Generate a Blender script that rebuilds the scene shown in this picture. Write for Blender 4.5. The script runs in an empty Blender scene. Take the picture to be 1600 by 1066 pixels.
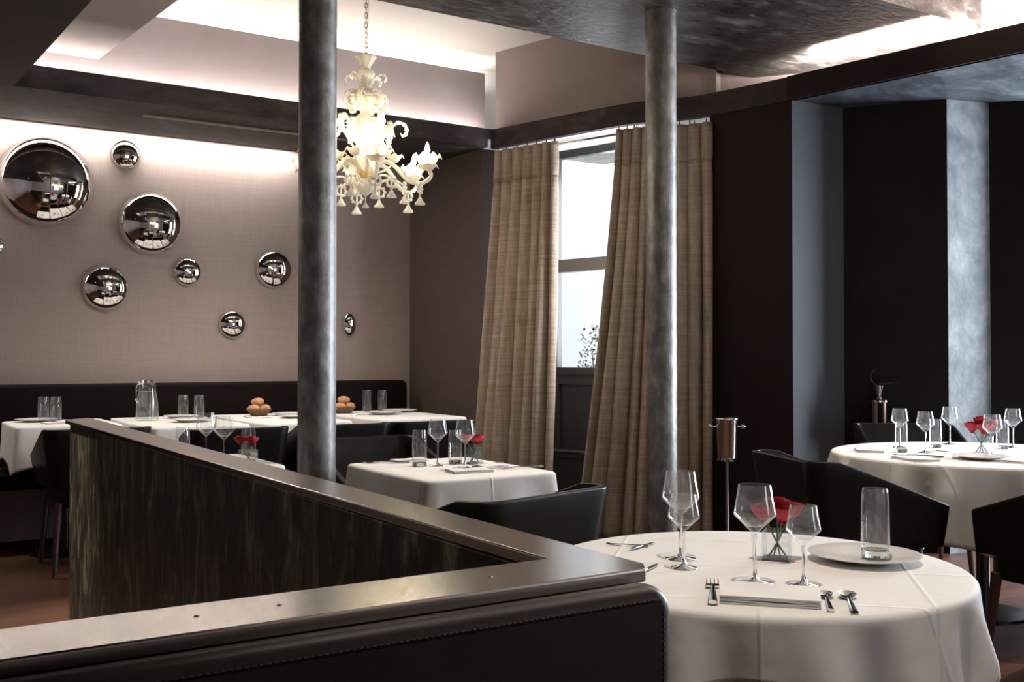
import bpy, math, random
from mathutils import Vector, Matrix
PI = math.pi
R = math.radians
scene = bpy.context.scene
col = scene.collection
random.seed(7)

# ------------------------------------------------------------------ camera, world, exposure
cam_d = bpy.data.cameras.new('camera')
cam_d.sensor_width = 36.0
cam_d.lens = 36.0
cam_d.clip_start = 0.02
cam = bpy.data.objects.new('camera', cam_d)
cam.location = (0, 0, 1.2)
cam.rotation_euler = (R(90 + .967), 0, R(-32.5))
col.objects.link(cam)
scene.camera = cam
scene.view_settings.view_transform = 'Standard'
scene.view_settings.look = 'None'
scene.view_settings.gamma = 1
scene.view_settings.exposure = 0.0
scene.view_settings.use_curve_mapping = False
world = bpy.data.worlds.new('world')
scene.world = world
world.use_nodes = True
bg = world.node_tree.nodes['Background']
bg.inputs[0].default_value = (0.93, 0.96, 1.0, 1)
bg.inputs[1].default_value = 2.3
scene.cycles.caustics_reflective = False
scene.cycles.caustics_refractive = False
scene.cycles.max_bounces = 10
scene.cycles.transparent_max_bounces = 24
scene.cycles.transmission_bounces = 8
scene.cycles.sample_clamp_indirect = 4.0

DAY = (0.80, 0.89, 1.0)
WARM = (1.0, 0.86, 0.73)
LED = (1.0, 0.93, 0.84)

def area_light(name, loc, rot, sx, sy, power, color=LED, spread=None):
    l = bpy.data.lights.new(name, 'AREA')
    l.shape = 'RECTANGLE'; l.size = sx; l.size_y = sy; l.energy = power; l.color = color
    if spread: l.spread = spread
    o = bpy.data.objects.new(name, l); o.location = loc; o.rotation_euler = rot
    col.objects.link(o)
    return o

# daylight through the tall windows on the right hand side of the room, behind the camera, and through the bay
area_light('daylight_side_window', (7.50, 2.65, 1.55), (0, R(90), 0), 2.2, 1.1, 430, DAY)
area_light('daylight_rear_window', (4.6, -2.93, 1.7), (R(90), 0, 0), 1.4, 1.6, 24, (.88,.93,1.0))
area_light('daylight_bay_window', (4.80, 5.80, 1.9), (0, R(90), R(-16)), 1.5, 1.3, 80, (0.95, 0.96, 1.0))
# light strips lying in the coves
area_light('cove_light_wall_slot', (0.55, 7.70, 2.845), (0, 0, 0), 4.7, .04, 58)
area_light('cove_light_back_beam', (1.95, 6.81, 2.89), (R(170), 0, 0), 4.5, .04, 46)
area_light('cove_light_panel_top', (2.7, 7.02, 3.36), (R(180), 0, 0), 3.0, .05, 22)
area_light('cove_light_right_beam', (5.19, 3.05, 2.905), (R(180), 0, R(11)), .12, 2.6, 330)
area_light('cove_light_left_soffit', (0.66, 5.9, 2.97), (R(180), 0, 0), .05, 1.4, 4)

# ------------------------------------------------------------------ tagging and mesh helpers
def tag(o, label=None, cat=None, group=None, kind=None):
    if label: o['label'] = label
    if cat: o['category'] = cat
    if group: o['group'] = group
    if kind: o['kind'] = kind
    return o

def empty(name, loc=(0, 0, 0), rz=0.0, label=None, cat=None, group=None):
    o = bpy.data.objects.new(name, None)
    o.empty_display_size = .05
    o.location = loc; o.rotation_euler = (0, 0, rz)
    col.objects.link(o)
    return tag(o, label, cat, group)

def copy_tree(o, parent=None):
    c = o.copy(); col.objects.link(c)
    if parent is not None:
        c.parent = parent
    for ch in list(o.children):
        copy_tree(ch, c)
    return c

class MB:
    def __init__(s): s.v = []; s.f = []; s.m = []
    def add(s, vs, fs, mi=0):
        b = len(s.v); s.v += [tuple(v) for v in vs]
        s.f += [tuple(i + b for i in f) for f in fs]; s.m += [mi] * len(fs)
        return s
    def box(s, x0, x1, y0, y1, z0, z1, mi=0):
        v = [(x0,y0,z0),(x1,y0,z0),(x1,y1,z0),(x0,y1,z0),(x0,y0,z1),(x1,y0,z1),(x1,y1,z1),(x0,y1,z1)]
        return s.add(v, [(0,3,2,1),(4,5,6,7),(0,1,5,4),(1,2,6,5),(2,3,7,6),(3,0,4,7)], mi)
    def prism(s, pts, z0, z1, mi=0):
        n = len(pts)
        a = sum(pts[i][0]*pts[(i+1)%n][1]-pts[(i+1)%n][0]*pts[i][1] for i in range(n))
        if a < 0: pts = pts[::-1]
        v = [(p[0],p[1],z0) for p in pts]+[(p[0],p[1],z1) for p in pts]
        f = [tuple(range(n))[::-1], tuple(range(n,2*n))]
        f += [(i,(i+1)%n,n+(i+1)%n,n+i) for i in range(n)]
        return s.add(v, f, mi)
    def lathe(s, prof, n=32, c=(0,0,0), mi=0, closed=False, axis='z'):
        """prof: list of (r, z); r == 0 allowed at the ends"""
        vs = []; rings = []
        for r, z in prof:
            if r < 1e-6:
                rings.append([len(vs)]); vs.append((0, 0, z))
            else:
                rings.append(list(range(len(vs), len(vs)+n)))
                vs += [(r*math.cos(2*PI*i/n), r*math.sin(2*PI*i/n), z) for i in range(n)]
        fs = []
        seq = list(zip(rings, rings[1:]))
        if closed: seq.append((rings[-1], rings[0]))
        for a, b in seq:
            for i in range(n):
                j = (i+1) % n
                if len(a) == 1 and len(b) == 1: continue
                if len(a) == 1: fs.append((a[0], b[j], b[i]))
                elif len(b) == 1: fs.append((a[i], a[j], b[0]))
                else: fs.append((a[i], a[j], b[j], b[i]))
        if axis == 'y-':
            vs = [(x, -z, y) for x, y, z in vs]
        vs = [(x+c[0], y+c[1], z+c[2]) for x, y, z in vs]
        return s.add(vs, fs, mi)
    def tube(s, pts, rad, n=10, mi=0, caps=True, flat=1.0):
        pts = [Vector(p) for p in pts]; k = len(pts)
        if not isinstance(rad, (list, tuple)): rad = [rad]*k
        vs = []; up = None
        for i, p in enumerate(pts):
            t = (pts[min(i+1,k-1)] - pts[max(i-1,0)])
            if t.length < 1e-9: t = Vector((0,0,1))
            t.normalize()
            if up is None:
                up = Vector((0,0,1)) if abs(t.z) < .9 else Vector((1,0,0))
            a = t.cross(up)
            if a.length < 1e-6: a = t.cross(Vector((1,0.1,0)))
            a.normalize(); b = a.cross(t); b.normalize(); up = b
            for j in range(n):
                w = 2*PI*j/n
                vs.append(p + a*math.cos(w)*rad[i] + b*math.sin(w)*rad[i]*flat)
        fs = []
        for i in range(k-1):
            for j in range(n):
                q = (j+1) % n
                fs.append((i*n+j, i*n+q, (i+1)*n+q, (i+1)*n+j))
        if caps:
            fs.append(tuple(range(n))[::-1]); fs.append(tuple(range((k-1)*n, k*n)))
        return s.add(vs, fs, mi)
    def ball(s, c, r, n=12, sc=(1,1,1), mi=0):
        m = max(6, n//2+2)
        prof = [(r*math.sin(PI*i/m) if 0 < i < m else 0, -r*math.cos(PI*i/m)) for i in range(m+1)]
        t = MB().lathe(prof, n)
        return s.add([(c[0]+x*sc[0], c[1]+y*sc[1], c[2]+z*sc[2]) for x,y,z in t.v], t.f, mi)
    def grid(s, fn, nu, nv, mi=0, loop=False):
        vs = [fn(i/nu, j/nv) for j in range(nv+1) for i in range(nu + (0 if loop else 1))]
        w = nu if loop else nu+1
        fs = [(j*w+i, j*w+(i+1)%w, (j+1)*w+(i+1)%w, (j+1)*w+i) for j in range(nv) for i in range(nu)]
        return s.add(vs, fs, mi)
    def move(s, M):
        s.v = [tuple(M @ Vector(v)) for v in s.v]; return s
    def build(s, name, mats, parent=None, smooth=True, loc=(0,0,0), rz=0.0, bevel=0, sub=0, solid=0, angle=40, soff=0.0):
        me = bpy.data.meshes.new(name)
        me.from_pydata(s.v, [], s.f); me.validate()
        if not isinstance(mats, (list, tuple)): mats = [mats]
        for m in mats: me.materials.append(m)
        if len(mats) > 1:
            for p, mi in zip(me.polygons, s.m): p.material_index = mi
        if smooth:
            for p in me.polygons: p.use_smooth = True
        o = bpy.data.objects.new(name, me)
        o.location = loc; o.rotation_euler = (0,0,rz)
        col.objects.link(o)
        if parent is not None: o.parent = parent
        if smooth and angle < 180:
            me.set_sharp_from_angle(angle=R(angle))
        if solid:
            q = o.modifiers.new('solid','SOLIDIFY'); q.thickness = solid; q.offset = soff
        if bevel:
            q = o.modifiers.new('bevel','BEVEL'); q.width = bevel; q.segments = 3; q.limit_method = 'ANGLE'
            q.harden_normals = False
        if sub:
            q = o.modifiers.new('sub','SUBSURF'); q.levels = sub; q.render_levels = sub
        return o

def lerp(a, b, t): return a + (b-a)*t
def smooth_path(pts, n):
    """Catmull-Rom through pts"""
    pts = [Vector(p) for p in pts]; k = len(pts); out = []
    for i in range(n+1):
        t = i/n*(k-1); a = min(int(t), k-2); u = t-a
        p0 = pts[max(a-1,0)]; p1 = pts[a]; p2 = pts[a+1]; p3 = pts[min(a+2,k-1)]
        out.append(.5*((2*p1)+(p2-p0)*u+(2*p0-5*p1+4*p2-p3)*u*u+(3*p1-p0-3*p2+p3)*u**3))
    return out

# ------------------------------------------------------------------ materials
def new_mat(name):
    m = bpy.data.materials.new(name); m.use_nodes = True
    nt = m.node_tree; b = nt.nodes['Principled BSDF']
    return m, nt, b
def mapping(nt, scale=(1,1,1)):
    tc = nt.nodes.new('ShaderNodeTexCoord'); mp = nt.nodes.new('ShaderNodeMapping')
    mp.inputs['Scale'].default_value = scale
    nt.links.new(tc.outputs['Object'], mp.inputs[0])
    return mp.outputs[0]
def noise(nt, vec, scale, detail=4, rough=.6, dist=0):
    n = nt.nodes.new('ShaderNodeTexNoise'); n.inputs['Scale'].default_value = scale
    n.inputs['Detail'].default_value = detail; n.inputs['Roughness'].default_value = rough
    n.inputs['Distortion'].default_value = dist
    nt.links.new(vec, n.inputs['Vector']); return n.outputs[0]
def ramp(nt, fac, stops):
    r = nt.nodes.new('ShaderNodeValToRGB'); e = r.color_ramp.elements
    while len(e) < len(stops): e.new(.5)
    for i, (p, c) in enumerate(stops):
        e[i].position = p; e[i].color = (*c, 1) if len(c) == 3 else c
    nt.links.new(fac, r.inputs[0]); return r.outputs[0]
def bump(nt, b, h, strength=.2, dist=.01):
    n = nt.nodes.new('ShaderNodeBump'); n.inputs['Strength'].default_value = strength
    n.inputs['Distance'].default_value = dist
    nt.links.new(h, n.inputs['Height']); nt.links.new(n.outputs[0], b.inputs['Normal'])
def simple(name, c, rough=.5, metal=0.0, spec=.5, sheen=0, emit=None, es=0):
    m, nt, b = new_mat(name)
    b.inputs['Base Color'].default_value = (*c, 1)
    b.inputs['Roughness'].default_value = rough; b.inputs['Metallic'].default_value = metal
    b.inputs['Specular IOR Level'].default_value = spec
    if sheen: b.inputs['Sheen Weight'].default_value = sheen
    if emit:
        b.inputs['Emission Color'].default_value = (*emit, 1); b.inputs['Emission Strength'].default_value = es
    return m
def noisy(name, stops, scale=4, stretch=(1,1,1), rough=.5, metal=0.0, bs=.15, bscale=None, detail=6, spec=.5, rr=None, dist=0, bdist=.01):
    m, nt, b = new_mat(name)
    v = mapping(nt, stretch)
    f = noise(nt, v, scale, detail, .65, dist)
    nt.links.new(ramp(nt, f, stops), b.inputs['Base Color'])
    b.inputs['Roughness'].default_value = rough; b.inputs['Metallic'].default_value = metal
    b.inputs['Specular IOR Level'].default_value = spec
    if rr:
        mr = nt.nodes.new('ShaderNodeMapRange'); mr.inputs['To Min'].default_value = rr[0]; mr.inputs['To Max'].default_value = rr[1]
        mr.inputs['From Min'].default_value = .3; mr.inputs['From Max'].default_value = .7
        nt.links.new(f, mr.inputs[0]); nt.links.new(mr.outputs[0], b.inputs['Roughness'])
    if bs: bump(nt, b, noise(nt, v, bscale or scale*2, detail, .6, dist), bs, bdist)
    return m
def woven(name, c1, c2, sx, sz, rough=.8, bs=.1, trans=0, patch=.0):
    """cloth with horizontal slubs and a fine upright weave"""
    m, nt, b = new_mat(name)
    h = noise(nt, mapping(nt, (3, 3, sz)), 1, 3, .6)
    w = noise(nt, mapping(nt, (sx, sx, 4)), 1, 2, .6)
    mx = nt.nodes.new('ShaderNodeMath'); mx.operation = 'ADD'
    nt.links.new(h, mx.inputs[0]); nt.links.new(w, mx.inputs[1])
    mx2 = nt.nodes.new('ShaderNodeMath'); mx2.operation = 'MULTIPLY'; mx2.inputs[1].default_value = .5
    nt.links.new(mx.outputs[0], mx2.inputs[0])
    nt.links.new(ramp(nt, mx2.outputs[0], [(.38, c1), (.62, c2)]), b.inputs['Base Color'])
    b.inputs['Roughness'].default_value = rough
    b.inputs['Specular IOR Level'].default_value = .2
    bump(nt, b, mx2.outputs[0], bs, .004)
    if trans:
        tr = nt.nodes.new('ShaderNodeBsdfTranslucent'); tr.inputs[0].default_value = (*c2, 1)
        ms = nt.nodes.new('ShaderNodeMixShader'); ms.inputs[0].default_value = trans
        out = nt.nodes['Material Output']
        nt.links.new(b.outputs[0], ms.inputs[1]); nt.links.new(tr.outputs[0], ms.inputs[2])
        nt.links.new(ms.outputs[0], out.inputs[0])
    return m
def thin_glass(name, tint=(.985,.99,.99), edge=.6, rim=.0):
    """thin clear glass: sees straight through, mirrors at a glance, a little whiter where the wall is seen edge on"""
    m = bpy.data.materials.new(name); m.use_nodes = True; nt = m.node_tree
    nt.nodes.remove(nt.nodes['Principled BSDF'])
    t = nt.nodes.new('ShaderNodeBsdfTransparent'); t.inputs[0].default_value = (*tint, 1)
    g = nt.nodes.new('ShaderNodeBsdfGlossy'); g.inputs['Roughness'].default_value = 0.02
    g.inputs[0].default_value = (1, 1, 1, 1)
    lw = nt.nodes.new('ShaderNodeLayerWeight'); lw.inputs[0].default_value = .5
    def pw(e, k, add):
        a = nt.nodes.new('ShaderNodeMath'); a.operation = 'POWER'; a.inputs[1].default_value = e
        nt.links.new(lw.outputs['Facing'], a.inputs[0])
        b = nt.nodes.new('ShaderNodeMath'); b.operation = 'MULTIPLY_ADD'; b.inputs[1].default_value = k; b.inputs[2].default_value = add
        nt.links.new(a.outputs[0], b.inputs[0]); return b.outputs[0]
    ms = nt.nodes.new('ShaderNodeMixShader')
    nt.links.new(pw(3.2, edge, .06), ms.inputs[0])
    nt.links.new(t.outputs[0], ms.inputs[1]); nt.links.new(g.outputs[0], ms.inputs[2])
    out = ms.outputs[0]
    if rim:  # white mixed into the grazing edges stands in for refracted light
        d = nt.nodes.new('ShaderNodeBsdfTranslucent'); d.inputs[0].default_value = (.95,.95,.95,1)
        d2 = nt.nodes.new('ShaderNodeBsdfDiffuse'); d2.inputs[0].default_value = (.95,.95,.95,1)
        dm = nt.nodes.new('ShaderNodeMixShader'); nt.links.new(d.outputs[0], dm.inputs[1]); nt.links.new(d2.outputs[0], dm.inputs[2])
        m2 = nt.nodes.new('ShaderNodeMixShader'); nt.links.new(pw(7, rim, .012), m2.inputs[0])
        nt.links.new(out, m2.inputs[1]); nt.links.new(dm.outputs[0], m2.inputs[2]); out = m2.outputs[0]
    nt.links.new(out, nt.nodes['Material Output'].inputs[0])
    return m
def solid_glass(name, c=(1,1,1), rough=0.0, ior=1.45):
    m, nt, b = new_mat(name)
    b.inputs['Base Color'].default_value = (*c,1); b.inputs['Roughness'].default_value = rough
    b.inputs['IOR'].default_value = ior; b.inputs['Transmission Weight'].default_value = 1
    return m

M = {}
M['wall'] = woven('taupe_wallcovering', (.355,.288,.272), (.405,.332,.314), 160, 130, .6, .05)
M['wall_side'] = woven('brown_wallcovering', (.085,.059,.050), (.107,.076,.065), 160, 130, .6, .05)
M['dark_wall'] = simple('dark_brown_paint', (.015,.008,.007), .6, spec=.12)
M['grey_wall'] = simple('slate_paint', (.066,.072,.083), .55, spec=.3)
M['black_wall'] = noisy('black_plaster', [(.3,(.005,.004,.0035)),(.7,(.010,.008,.006))], 3, rough=.5, bs=.05, spec=.12)
M['pale_plaster'] = noisy('pale_burnished_plaster', [(.34,(.11,.135,.155)),(.5,(.21,.24,.26)),(.68,(.38,.41,.425))], 5, (1,1,.8), .45, .0, .25, 14, 10, dist=.3)
M['plaster'] = noisy('burnished_dark_plaster', [(.3,(.012,.010,.010)),(.48,(.030,.027,.027)),(.6,(.075,.07,.07)),(.76,(.22,.205,.195))], 4.5, (1,2.6,2), .4, .45, .9, 14, 5, rr=(.25,.5), dist=.2, bdist=.008)
M['alcove_plaster'] = noisy('burnished_slate_plaster', [(.3,(.016,.019,.024)),(.5,(.045,.053,.065)),(.72,(.13,.15,.175))], 2.5, (1,1.8,2), .45, .1, .35, 12, 8, dist=.8)
M['beam'] = noisy('mottled_beam_plaster', [(.3,(.018,.013,.013)),(.55,(.040,.031,.031)),(.75,(.085,.07,.067))], 3.5, (1,1,2), .62, .0, .2, 10, dist=.8, spec=.15)
M['beam_brown'] = noisy('dark_brown_beam', [(.3,(.012,.006,.006)),(.7,(.022,.012,.011))], 5, (1,1,2), .6, 0, .05, 10, spec=.15)
M['recess'] = noisy('mauve_recess_paint', [(.3,(.23,.195,.205)),(.7,(.29,.245,.255))], 1.5, rough=.7, bs=.02)
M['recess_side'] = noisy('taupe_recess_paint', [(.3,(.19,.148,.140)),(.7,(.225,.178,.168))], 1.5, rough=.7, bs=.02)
M['ceiling'] = simple('ceiling_paint', (.46,.42,.39), .8)
M['white'] = simple('white_paint', (.80,.80,.78), .5)
M['steel'] = noisy('blotched_steel', [(.32,(.11,.107,.103)),(.5,(.18,.176,.172)),(.72,(.31,.305,.30))], 9, (2,2,1.2), .4, .75, .12, 30, 10, rr=(.42,.56), dist=.1)
M['cap'] = noisy('brushed_bronze_steel', [(.3,(.44,.40,.365)),(.7,(.52,.475,.44))], 2, (1,1,1), .23, 1.0, 0, detail=1)
M['partition'] = None
M['leather'] = noisy('dark_brown_leather', [(.3,(.020,.010,.008)),(.7,(.032,.017,.014))], 8, rough=.42, bs=.15, bscale=160, spec=.35, bdist=.002)
M['thread'] = simple('red_brown_thread', (.11,.035,.028), .7)
M['chair'] = noisy('black_leather', [(.3,(.006,.005,.005)),(.7,(.010,.0085,.0085))], 8, rough=.36, bs=.12, bscale=140, spec=.22, bdist=.002)
M['chair_wood'] = simple('dark_stained_wood', (.06,.028,.018), .35)
M['bench'] = simple('dark_bench_leather', (.008,.004,.0035), .6, spec=.10)
M['bench_front'] = simple('taupe_bench_base', (.17,.145,.14), .5)
M['metal'] = simple('polished_steel', (.75,.74,.72), .12, 1)
M['dark_metal'] = simple('dark_metal', (.05,.05,.05), .3, 1)
M['mirror'] = simple('mirror_glass', (.86,.83,.80), .015, 1)
M['porcelain'] = simple('white_porcelain', (.76,.75,.735), .18)
M['glass'] = thin_glass('clear_glass', edge=.55, rim=.75)
M['glass_solid'] = solid_glass('thick_clear_glass')
M['pane'] = thin_glass('window_glass', (.96,.98,.98), .6)
M['petal'] = noisy('red_petals', [(.3,(.30,.008,.015)),(.7,(.60,.03,.04))], 20, rough=.6, bs=.1)
M['stem'] = simple('green_stem', (.05,.13,.03), .5)
M['leaf'] = noisy('leaf_green', [(.3,(.03,.07,.02)),(.7,(.07,.13,.05))], 6, rough=.5, bs=0)
M['bread'] = noisy('golden_bread', [(.3,(.42,.18,.08)),(.7,(.70,.40,.24))], 14, rough=.6, bs=.3)
M['wicker'] = noisy('brown_wicker', [(.3,(.10,.05,.02)),(.7,(.22,.12,.06))], 40, (1,1,3), .6, 0, .6, 60)
M['silver'] = simple('mirror_polished_cutlery', (.80,.78,.75), .08, 1)
M['frame'] = simple('dark_window_frame', (.035,.035,.037), .4)
M['rail_paint'] = simple('grey_rail_paint', (.16,.15,.14), .4)
M['crystal'] = None
M['bulb'] = simple('lit_bulb', (1,.9,.7), .5, emit=(1.0,.82,.55), es=9)
M['gold'] = simple('gold_metal', (.75,.52,.22), .25, 1)
M['led'] = simple('led_strip', (1,1,1), .5, emit=(1,.93,.84), es=6)

def m_crystal():
    m, nt, b = new_mat('cream_blown_glass')
    b.inputs['Base Color'].default_value = (.97,.93,.84,1); b.inputs['Roughness'].default_value = .1
    b.inputs['Coat Weight'].default_value = .5
    tr = nt.nodes.new('ShaderNodeBsdfTranslucent'); tr.inputs[0].default_value = (.98,.94,.85,1)
    tp = nt.nodes.new('ShaderNodeBsdfTransparent')
    a = nt.nodes.new('ShaderNodeMixShader'); a.inputs[0].default_value = .5
    c = nt.nodes.new('ShaderNodeMixShader'); c.inputs[0].default_value = .12
    nt.links.new(b.outputs[0], a.inputs[1]); nt.links.new(tr.outputs[0], a.inputs[2])
    nt.links.new(a.outputs[0], c.inputs[1]); nt.links.new(tp.outputs[0], c.inputs[2])
    nt.links.new(c.outputs[0], nt.nodes['Material Output'].inputs[0])
    return m
M['crystal'] = m_crystal()
def m_partition():
    m, nt, b = new_mat('streaked_olive_bronze_plaster')
    v = mapping(nt, (14, 14, 4.5))
    f = noise(nt, v, 1.0, 7, .68, .9)
    nt.links.new(ramp(nt, f, [(.36,(.010,.008,.006)),(.49,(.035,.031,.020)),(.58,(.11,.10,.066)),(.70,(.34,.315,.22))]), b.inputs['Base Color'])
    b.inputs['Metallic'].default_value = .3
    b.inputs['Roughness'].default_value = .42
    bump(nt, b, f, .4, .006)
    return m
M['partition'] = m_partition()
def m_floor():
    m, nt, b = new_mat('red_brown_floorboards')
    v = mapping(nt, (1,1,1))
    br = nt.nodes.new('ShaderNodeTexBrick')
    br.inputs['Scale'].default_value = 1; br.inputs['Brick Width'].default_value = 1.4; br.inputs['Row Height'].default_value = .12
    br.inputs['Mortar Size'].default_value = .0015; br.inputs['Color1'].default_value = (.085,.033,.017,1)
    br.inputs['Color2'].default_value = (.13,.054,.028,1); br.inputs['Mortar'].default_value = (.02,.01,.006,1)
    nt.links.new(v, br.inputs['Vector'])
    g = noise(nt, mapping(nt, (2, 30, 1)), 1.5, 6, .6)
    mx = nt.nodes.new('ShaderNodeMix'); mx.data_type = 'RGBA'; mx.blend_type = 'MULTIPLY'; mx.inputs[0].default_value = .6
    nt.links.new(br.outputs[0], mx.inputs[6]); nt.links.new(ramp(nt, g, [(.3,(.5,.5,.5)),(.7,(1.2,1.2,1.2))]), mx.inputs[7])
    nt.links.new(mx.outputs[2], b.inputs['Base Color']); b.inputs['Roughness'].default_value = .38
    return m
M['floor'] = m_floor()
def m_linen():
    m, nt, b = new_mat('white_table_linen')
    b.inputs['Base Color'].default_value = (.80,.79,.775,1); b.inputs['Roughness'].default_value = .75
    b.inputs['Specular IOR Level'].default_value = .2
    # creases left by folding, on a grid in the cloth's own axes, over a little unevenness
    sep = nt.nodes.new('ShaderNodeSeparateXYZ'); nt.links.new(mapping(nt), sep.inputs[0])
    hs = []
    for ax, o_ in ((0, .02), (1, .01)):
        a = nt.nodes.new('ShaderNodeMath'); a.operation = 'ADD'; a.inputs[1].default_value = o_+.155+3.1
        nt.links.new(sep.outputs[ax], a.inputs[0])
        m1 = nt.nodes.new('ShaderNodeMath'); m1.operation = 'MODULO'; m1.inputs[1].default_value = .31; nt.links.new(a.outputs[0], m1.inputs[0])
        m2 = nt.nodes.new('ShaderNodeMath'); m2.operation = 'SUBTRACT'; m2.inputs[1].default_value = .155; nt.links.new(m1.outputs[0], m2.inputs[0])
        m3 = nt.nodes.new('ShaderNodeMath'); m3.operation = 'ABSOLUTE'; nt.links.new(m2.outputs[0], m3.inputs[0])
        mr = nt.nodes.new('ShaderNodeMapRange'); mr.interpolation_type = 'SMOOTHSTEP'
        mr.inputs['From Min'].default_value = 0; mr.inputs['From Max'].default_value = .007
        mr.inputs['To Min'].default_value = 1; mr.inputs['To Max'].default_value = 0
        nt.links.new(m3.outputs[0], mr.inputs[0]); hs.append(mr.outputs[0])
    ad = nt.nodes.new('ShaderNodeMath'); ad.operation = 'MAXIMUM'; nt.links.new(hs[0], ad.inputs[0]); nt.links.new(hs[1], ad.inputs[1])
    nz = nt.nodes.new('ShaderNodeMath'); nz.operation = 'MULTIPLY_ADD'; nz.inputs[1].default_value = 2.0
    nt.links.new(noise(nt, mapping(nt), 7, 3, .5), nz.inputs[0]); nt.links.new(ad.outputs[0], nz.inputs[2])
    bump(nt, b, nz.outputs[0], .35, .006)
    return m
M['linen'] = m_linen()
M['napkin'] = simple('white_napkin_linen', (.78,.77,.755), .8, spec=.2)
M['curtain'] = woven('tan_silk_curtain', (.29,.228,.175), (.49,.40,.32), 40, 90, .5, .3, trans=.12)
M['header'] = woven('brown_curtain_heading', (.25,.195,.15), (.40,.325,.26), 40, 90, .6, .3)

# ------------------------------------------------------------------ the room
def struct(name, mb, mat, **k):
    o = mb.build(name, mat, smooth=k.pop('smooth', False), **k); o['kind'] = 'structure'; return o
def wall_line(pts, z0, z1, th=.12, out=1):
    """upright wall along a polyline, thickened away from the room"""
    n = len(pts); off = []
    for i in range(n):
        a = Vector(pts[max(i-1,0)]); b = Vector(pts[min(i+1,n-1)])
        t = (b-a).normalized(); nn = Vector((t.y, -t.x))*out
        off.append(Vector(pts[i]) + nn*th)
    mb = MB()
    for i in range(n-1):
        q = [pts[i], pts[i+1], tuple(off[i+1]), tuple(off[i])]
        mb.prism(q, z0, z1)
    return mb

struct('floor', MB().box(-2.4, 7.75, -3.2, 8.2, -.1, 0), M['floor'])
struct('wall_back', MB().box(-2.4, 3.98, 7.78, 7.95, 0, 3.7), M['wall'])
struct('wall_left', MB().box(-2.5, -2.4, -3.2, 7.95, 0, 3.7), M['wall'])
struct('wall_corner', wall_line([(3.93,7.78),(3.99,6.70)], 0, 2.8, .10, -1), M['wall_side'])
struct('wall_bay_return', wall_line([(3.99,6.70),(4.46,6.66)], 0, 2.8, .10, -1), M['dark_wall'])
# stepped dark walls on the right of the bay
struct('wall_bay_pier', MB().prism([(4.72,4.98),(4.855,4.40),(5.28,4.36),(5.5,4.95),(5.0,5.1)], 0, 2.8), M['dark_wall'])
struct('wall_slate_return', MB().prism([(4.857,4.397),(5.28,4.357),(5.28,4.40),(4.857,4.43)], 0, 2.799), M['grey_wall'])
struct('wall_dark_recess', wall_line([(5.28,4.36),(5.649,3.87)], 0, 2.8, .2, -1), M['black_wall'])
struct('wall_pillar', MB().prism([(5.649,3.87),(5.96,3.785),(6.0,3.95),(5.72,4.06)], 0, 2.8), M['pale_plaster'])
struct('wall_right_dark', MB().prism([(5.955,3.787),(6.10,3.615),(7.65,3.40),(7.65,3.9),(6.0,4.0)], 0, 2.8), M['black_wall'])
# right wall with the tall side window
mb = MB().box(7.62, 7.75, -3.2, 2.08, 0, 3.7).box(7.62, 7.75, 3.22, 4.0, 0, 3.7).box(7.62, 7.75, 2.08, 3.22, 0, .4).box(7.62, 7.75, 2.08, 3.22, 2.7, 3.7)
struct('wall_right', mb, M['dark_wall'])
mb = MB()
for y in (2.08, 2.62, 3.16): mb.box(7.60, 7.66, y, y+.06, .4, 2.7)
for z in (.4, 1.9, 2.64): mb.box(7.60, 7.66, 2.08, 3.22, z, z+.06)
w2 = struct('window_2', mb, M['frame']); MB().box(7.68, 7.685, 2.08, 3.22, .4, 2.7).build('pane', M['pane'], w2, smooth=False)
# wall behind the camera with its window
mb = MB().box(-2.4, 3.9, -3.15, -3.0, 0, 3.7).box(5.3, 7.75, -3.15, -3.0, 0, 3.7).box(3.9, 5.3, -3.15, -3.0, 0, .9).box(3.9, 5.3, -3.15, -3.0, 2.5, 3.7)
struct('wall_front', mb, M['wall'])
mb = MB()
for x in (3.9, 4.57, 5.24): mb.box(x, x+.06, -3.03, -2.97, .9, 2.5)
for z in (.9, 1.7, 2.44): mb.box(3.9, 5.3, -3.03, -2.97, z, z+.06)
w3 = struct('window_3', mb, M['frame']); MB().box(3.9, 5.3, -3.08, -3.075, .9, 2.5).build('pane', M['pane'], w3, smooth=False)

# ceiling: upper level, mauve panel, soffits, beams
struct('ceiling', MB().box(-2.4, 7.75, -3.15, 7.95, 3.55, 3.7), M['ceiling'])
struct('trim_recess_panel', MB().box(-1.0, 4.13, 6.88, 6.92, 2.86, 3.44), M['recess'])
struct('trim_recess_backing', MB().box(-1.0, 4.4, 7.14, 7.2, 2.86, 3.55), M['white'])
mb = MB().box(-2.4, 4.0, 6.62, 7.50, 2.8, 2.87).box(-2.4, 4.09, 6.62, 6.65, 2.87, 2.94).box(2.95, 4.0, 7.53, 7.775, 2.8, 2.87)
mb.box(-2.4, 4.0, 7.50, 7.53, 2.8, 3.55)
struct('trim_back_beam', mb, M['beam'])
struct('trim_beam_reflection_strip', MB().box(1.55, 3.2, 6.93, 6.96, 2.79, 2.802), M['bench_front'])  # reflected light on the beam underside, modelled as a pale strip
# soffit over the near side of the partition, left
mb = MB().prism([(-2.4,-3.0),(1.15,-3.0),(.86,4.85),(.75,6.63),(-2.4,6.63)], 2.8, 2.87)
mb.prism([(1.10,-3.0),(1.15,-3.0),(.86,4.85),(.75,6.63),(.72,6.63),(.82,4.85)], 2.87, 2.94)
struct('trim_left_soffit', mb, M['beam_brown'])
struct('trim_left_upper_soffit', MB().prism([(-2.4,4.6),(1.44,5.2),(1.26,6.90),(-2.4,6.90)], 3.1, 3.55), M['recess_side'])
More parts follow.
